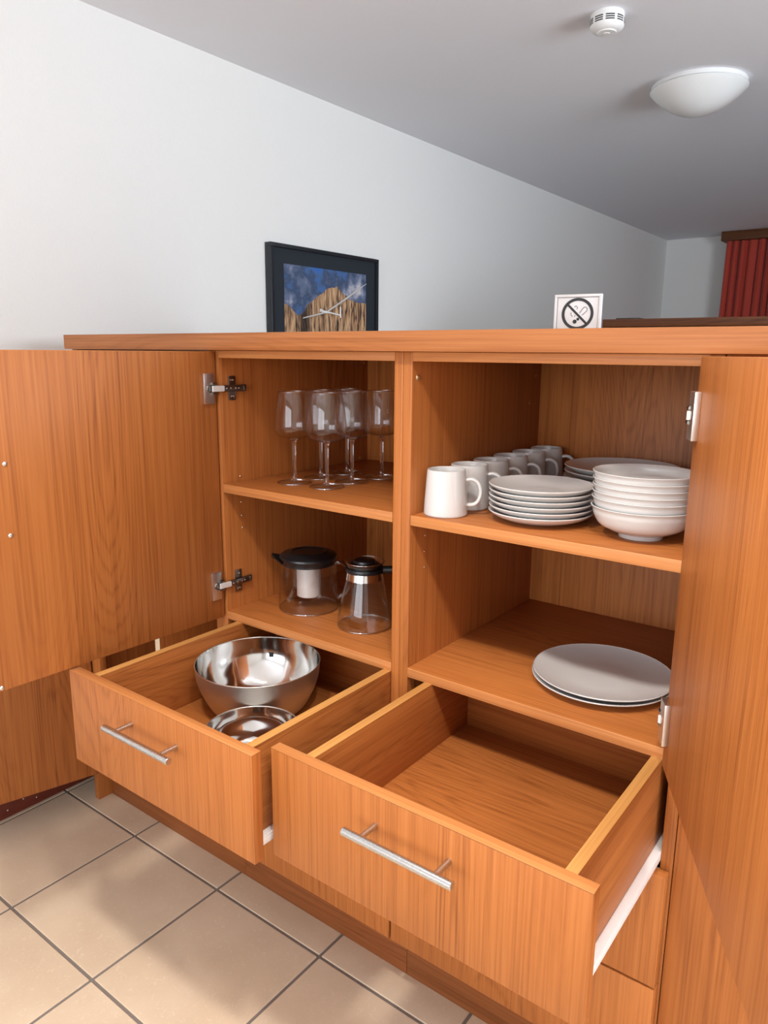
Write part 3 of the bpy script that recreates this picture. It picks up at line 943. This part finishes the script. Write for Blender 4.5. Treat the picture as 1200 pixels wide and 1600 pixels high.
for i in range(2):
    o = link(bpy.data.objects.new('plate', lp_me))
    o.location = (.3715 + .001 * i, .1580 + .002 * i, ZSL + i * .0074)
    tag(o, ['lower of the two large white plates on the middle shelf', 'upper of the two large white plates on the middle shelf'][i], 'plate', 'pair of large dinner plates')

# ------------------------------------------------------------------ steel bowls in the drawer
def steel_bowl(name, label, R, h, base, loc, fat):
    t = thing(name, label, 'bowl', loc)
    o_ = catmull([(base, .0004), (base + (R - base) * .45, h * .085), (R * .86 if fat else R * .84, h * .36), (R * .965, h * .68), (R, h)], 7)
    i_ = [(max(r - .0013, 0), z + .0010) for r, z in o_]
    bm = bmesh.new(); lathe_bm(bm, [(0, .0004)] + o_, 96); recalc(bm)
    finish('outer_shell', bm, BRUSHED, t, smooth=60)
    bm = bmesh.new()
    lathe_bm(bm, [(R, h), (R - .0003, h + .0012), (R - .0013, h + .0010)] + list(reversed(i_))[1:] + [(0, .0014)], 96)
    for f in bm.faces:
        f.normal_update()
    finish('inner_shell', bm, STEEL, t, smooth=60)
    bm = bmesh.new(); tube_bm(bm, [((R - .0006) * math.cos(a), (R - .0006) * math.sin(a), h + .0006) for a in [2 * PI * i / 96 for i in range(97)]], .0012, 8, cap=False); recalc(bm)
    finish('rim', bm, NICKEL, t, smooth=60)
    return t, i_
DZ = .5562
sb, inner = steel_bowl('mixing_bowl', 'large stainless steel mixing bowl in the left drawer', .1245, .1035, .058, (-.2440, -.0755, DZ), True)
bm = bmesh.new()
pr = [(r - .0006, z) for r, z in inner if .058 < z < .072]
if len(pr) < 2: pr = [(.1170, .058), (.1190, .070)]
lathe_bm(bm, pr, 4, math.radians(120.5), math.radians(125.5)); recalc(bm)
mk = finish('maker_mark', bm, SLOT, sb)
steel_bowl('mixing_bowl', 'small stainless steel bowl behind the left drawer front', .0835, .0640, .040, (-.1045, -.2230, DZ), False)

# ------------------------------------------------------------------ things on and behind the worktop
sg = thing('no_smoking_sign', 'small white framed no smoking sign standing on the worktop', 'sign', (.2680, .200, ZT), math.radians(7))
SWH, SHH = .0400, .0635
bm = bmesh.new(); box_bm(bm, -SWH, SWH, .001, .007, 0, SHH, .0008)
finish('panel', bm, SIGNW, sg, smooth=30)
bm = bmesh.new()
for a in ((-SWH, SWH, SHH - .0045, SHH), (-SWH, SWH, 0, .0045), (-SWH, -SWH + .0045, .0045, SHH - .0045), (SWH - .0045, SWH, .0045, SHH - .0045)):
    box_bm(bm, a[0], a[1], -.001, .0012, a[2], a[3], .0005)
finish('frame', bm, WHITEPL, sg, smooth=30)
bm = bmesh.new()
iw, ih0, ih1 = SWH - .0045, .0045, SHH - .0045
for a in ((-iw, iw, ih1 - .0009, ih1), (-iw, -iw + .0009, ih0, ih1), (iw - .0009, iw, ih0, ih1), (-iw, iw, ih0, ih0 + .0009)):
    box_bm(bm, a[0], a[1], .0004, .0012, a[2], a[3])
finish('frame_line', bm, plain('grey_line', (.22, .22, .23), .6), sg)
SC = (.0002, .0315)
def sign_pt(x, z): return (SC[0] + x, .0006, SC[1] + z)
bm = bmesh.new()
RO, RI = .0272, .0223
n = 64
va = [[bm.verts.new((SC[0] + r * math.cos(2 * PI * i / n), y, SC[1] + r * .96 * math.sin(2 * PI * i / n))) for i in range(n)] for r, y in ((RI, .0010), (RI, .0003), (RO, .0003), (RO, .0010))]
for a, b_ in zip(va, va[1:]):
    for i in range(n): bm.faces.new((a[i], a[(i + 1) % n], b_[(i + 1) % n], b_[i]))
recalc(bm); finish('ban_ring', bm, INK, sg)
bm = bmesh.new()
tube_bm(bm, [sign_pt(-.0165, .0145), sign_pt(.0155, -.0160)], .0019, 8, flat=.3); recalc(bm)
for v in bm.verts: v.co.y = max(.0002, min(.0010, v.co.y))
finish('ban_slash', bm, INK, sg)
def stroke(pts, r, name='smoke_line'):
    bm = bmesh.new(); tube_bm(bm, [sign_pt(*p) for p in catmull(pts, 4)], r, 6); recalc(bm)
    for v in bm.verts: v.co.y = max(.0003, min(.0010, v.co.y))
    finish(name, bm, INK, sg)
stroke([(.0035, .0010), (.0085, .0080), (.0120, .0110), (.0160, .0085), (.0155, .0045), (.0110, .0005), (.0080, -.0025)], .00042, 'cigarette_outline')
stroke([(-.0055, .0110), (-.0035, .0130), (-.0005, .0110), (-.0008, .0085), (-.0018, .0075)], .00042)
stroke([(-.0108, .0025), (-.0112, .0005), (-.0100, -.0025), (-.0080, -.0042)], .00042)
stroke([(-.0035, -.0020), (-.0050, -.0045)], .00042)
for x, z, r in ((-.0040, -.0128, .0034), (.0012, -.0088, .0024)):
    bm = bmesh.new(); tube_bm(bm, [(0, 0, 0), (0, .0007, 0)], r, 16); recalc(bm)
    finish('ember_dot', bm, INK, sg, (SC[0] + x, .0003, SC[1] + z))

# framed clock picture on the left wall
PY, PZ = 1.145, 1.415
pc = thing('wall_clock', 'black framed mountain photograph with silver clock hands on the left wall', 'clock', (ROOM_X0, PY, PZ))
HY, HZ = .302, .216
bm = bmesh.new()
f = .013
for a in ((-HY, HY, HZ - f, HZ), (-HY, HY, -HZ, -HZ + f), (-HY, -HY + f, -HZ + f, HZ - f), (HY - f, HY, -HZ + f, HZ - f)):
    box_bm(bm, .001, .030, a[0], a[1], a[2], a[3], .001)
finish('frame', bm, BLACKFR, pc, smooth=30)
bm = bmesh.new(); box_bm(bm, .002, .018, -HY + f, HY - f, -HZ + f, HZ - f)
finish('mat_board', bm, MATBOARD, pc)
bm = bmesh.new(); box_bm(bm, -.0006, .0006, -.230, .232, -.152, .152)
finish('print', bm, MOUNTAIN, pc, (.0187, 0, 0))
def hand(name, pts, rads, mat):
    bm = bmesh.new(); tube_bm(bm, [(.0235, a - PY, b_ - PZ) for a, b_ in pts], rads, 8); recalc(bm)
    finish(name, bm, mat, pc, smooth=50)
CLKS = plain('clock_hand_silver', (.74, .71, .68), .4, .4, vary=.05)
CLKW = plain('clock_hand_white', (.85, .85, .83), .4, vary=.02)
hand('minute_hand', [(1.128, 1.4100), (1.25, 1.469), (1.320, 1.506), (1.374, 1.5325)], [.0036, .0042, .0034, .0012], CLKS)
hand('hour_hand', [(1.130, 1.4110), (1.060, 1.3965), (1.0046, 1.3857)], [.0034, .0032, .0022], CLKS)
hand('second_hand', [(1.100, 1.4180), (1.118, 1.4130), (1.160, 1.4105), (1.2143, 1.4040)], [.0065, .0050, .0030, .0030], CLKW)
hand('second_hand_tip', [(1.2143, 1.3950), (1.2146, 1.4360)], [.0030, .0026], CLKW)

# brown furniture behind the worktop
bf = thing('sideboard', 'dark brown wooden sideboard standing behind the worktop', 'sideboard', (.55, 1.70, 0))
board('top', -.189, 1.30, 1.50, 1.95, 1.357, 1.383, WDARK, bf, .002)
board('side_panel', -.189, -.163, 1.50, 1.95, 0, 1.357, WDARK, bf)
board('side_panel', 1.274, 1.30, 1.50, 1.95, 0, 1.357, WDARK, bf)
board('back_panel', -.163, 1.274, 1.93, 1.95, .05, 1.357, WDARK, bf)
board('shelf', -.163, 1.274, 1.52, 1.93, .70, .72, WDARK, bf)
board('bottom_panel', -.163, 1.274, 1.50, 1.93, .05, .07, WDARK, bf)
fc = tag(board('flat_case', -.165, -.085, 1.56, 1.70, 1.3832, 1.3890, BLACKPL, None, .002), 'flat black item lying on the brown sideboard', 'case')

# curtain and pelmet on the far wall
CY = 5.06
pe = tag(board('curtain_pelmet', -.689, 1.20, 5.00, ROOM_Y1 - .001, 2.085, CEIL - .001, WDARK, None, .002), 'dark brown wooden pelmet board above the red curtain', 'pelmet')
bm = bmesh.new()
n = 360
x0, x1 = -.665, 1.05
grid = []
for zi in range(13):
    z = .10 + (2.083 - .10) * zi / 12
    row = []
    for i in range(n + 1):
        t = i / n
        spread = 1.0 + .03 * (1 - zi / 12)
        x = x0 + (x1 - x0) * t
        ph = t * 2 * PI * 34 + 1.3 * math.sin(t * 31) + .9 * math.sin(t * 13 + 1)
        amp = .026 + .010 * math.sin(t * 47)
        y = CY + amp * math.sin(ph) + .006 * math.sin(ph * 2.3 + zi * .25)
        xx = x + .010 * math.cos(ph) - .02 * (1 - zi / 12) * (1 - t)
        row.append((xx, y, z))
    grid.append(row)
vf = [[bm.verts.new(p) for p in row] for row in grid]
vb = [[bm.verts.new((p[0], p[1] + .003, p[2])) for p in row] for row in grid]
for zi in range(12):
    for i in range(n):
        bm.faces.new((vf[zi][i], vf[zi][i + 1], vf[zi + 1][i + 1], vf[zi + 1][i]))
        bm.faces.new((vb[zi][i + 1], vb[zi][i], vb[zi + 1][i], vb[zi + 1][i + 1]))
for i in range(n):
    bm.faces.new((vb[0][i], vb[0][i + 1], vf[0][i + 1], vf[0][i])); bm.faces.new((vf[12][i], vf[12][i + 1], vb[12][i + 1], vb[12][i]))
for zi in range(12):
    bm.faces.new((vf[zi][0], vf[zi + 1][0], vb[zi + 1][0], vb[zi][0])); bm.faces.new((vb[zi][n], vb[zi + 1][n], vf[zi + 1][n], vf[zi][n]))
recalc(bm)
cu = tag(finish('curtain', bm, CURTAIN, smooth=80), 'long red curtain hanging in folds at the far wall', 'curtain')

# ------------------------------------------------------------------ ceiling fittings
def ceiling_lamp(label, x, y, R, dome_mat):
    t = thing('ceiling_lamp', label, 'lamp', (x, y, CEIL))
    bm = bmesh.new()
    lathe_bm(bm, [(0, -.0002), (R * .965, -.0002), (R * .98, -.004), (R * .98, -.014), (R * .94, -.018), (0, -.018)], 64)
    recalc(bm); finish('base_ring', bm, WHITEPL, t, smooth=40)
    bm = bmesh.new()
    H = R * .50
    pr = [(R * 1.0, -.0165), (R * 1.01, -.020)] + [(R * (1 - k / 16), -.022 - H * (1 - (1 - k / 16) ** 2.1)) for k in range(0, 17)]
    pr[-1] = (0, pr[-1][1])
    lathe_bm(bm, pr, 64); recalc(bm)
    finish('dome', bm, dome_mat, t, smooth=60)
    return t
ceiling_lamp('white opal dome ceiling lamp at the upper right', -.012, 1.755, .152, OPAL)

# spot rail over the cabinet fronts (above the picture)
sr = thing('spot_rail', 'white ceiling rail with spot heads above the cabinet fronts', 'lamp', (.66, -.72, CEIL))
bm = bmesh.new(); box_bm(bm, -.80, .80, -.018, .018, -.020, -.0002, .003)
finish('rail', bm, WHITEPL, sr, smooth=30)
SPOTLENS = plain('spot_lens', (.9, .88, .85), .4, emit=20)
for sx in (-.52, 0.0, .52):
    bm = bmesh.new()
    lathe_bm(bm, [(0, -.020), (.012, -.020), (.012, -.030), (.034, -.034), (.036, -.070), (.033, -.070), (.031, -.040), (0, -.040)], 28, cx=0)
    recalc(bm); hd_ = finish('spot_head', bm, WHITEPL, sr, (sx, 0, 0), smooth=40)
    bm = bmesh.new(); lathe_bm(bm, [(0, -.055), (.0305, -.055), (.0305, -.052), (0, -.052)], 24); recalc(bm)
    finish('lens', bm, SPOTLENS, hd_)
    l = bpy.data.lights.new('spot_beam', 'SPOT')
    l.energy, l.color, l.spot_size, l.spot_blend, l.shadow_soft_size = SPOT_POWER, (1.0, .95, .88), math.radians(112), .85, .055
    lo = bpy.data.objects.new('spot_beam', l); link(lo, hd_); lo.location = (0, 0, -.12)

sd_ = thing('smoke_detector', 'white round smoke detector on the ceiling', 'smoke detector', (-.068, 1.075, CEIL))
RD = .0430
bm = bmesh.new()
lathe_bm(bm, [(0, -.0002), (RD, -.0002), (RD * 1.02, -.004), (RD * 1.02, -.032), (RD * .99, -.036), (RD * .80, -.0425), (RD * .60, -.0445), (RD * .57, -.0470), (0, -.0478)], 56)
recalc(bm); finish('body', bm, WHITEPL, sd_, smooth=35)
for row in range(3):
    z = -.0150 - row * .0052
    for k in range(9):
        a0 = 2 * PI * k / 9 + .10
        a1 = 2 * PI * (k + 1) / 9 - .06
        bm = bmesh.new()
        lathe_bm(bm, [(RD * 1.024, z), (RD * 1.024, z - .0030)], 6, a0, a1)
        recalc(bm)
        finish('vent_slot', bm, SLOT, sd_)
bm = bmesh.new()
lathe_bm(bm, [(0, -.0490), (RD * .20, -.0487), (RD * .22, -.0475)], 20); recalc(bm)
finish('test_button', bm, WHITEPL, sd_, smooth=40)
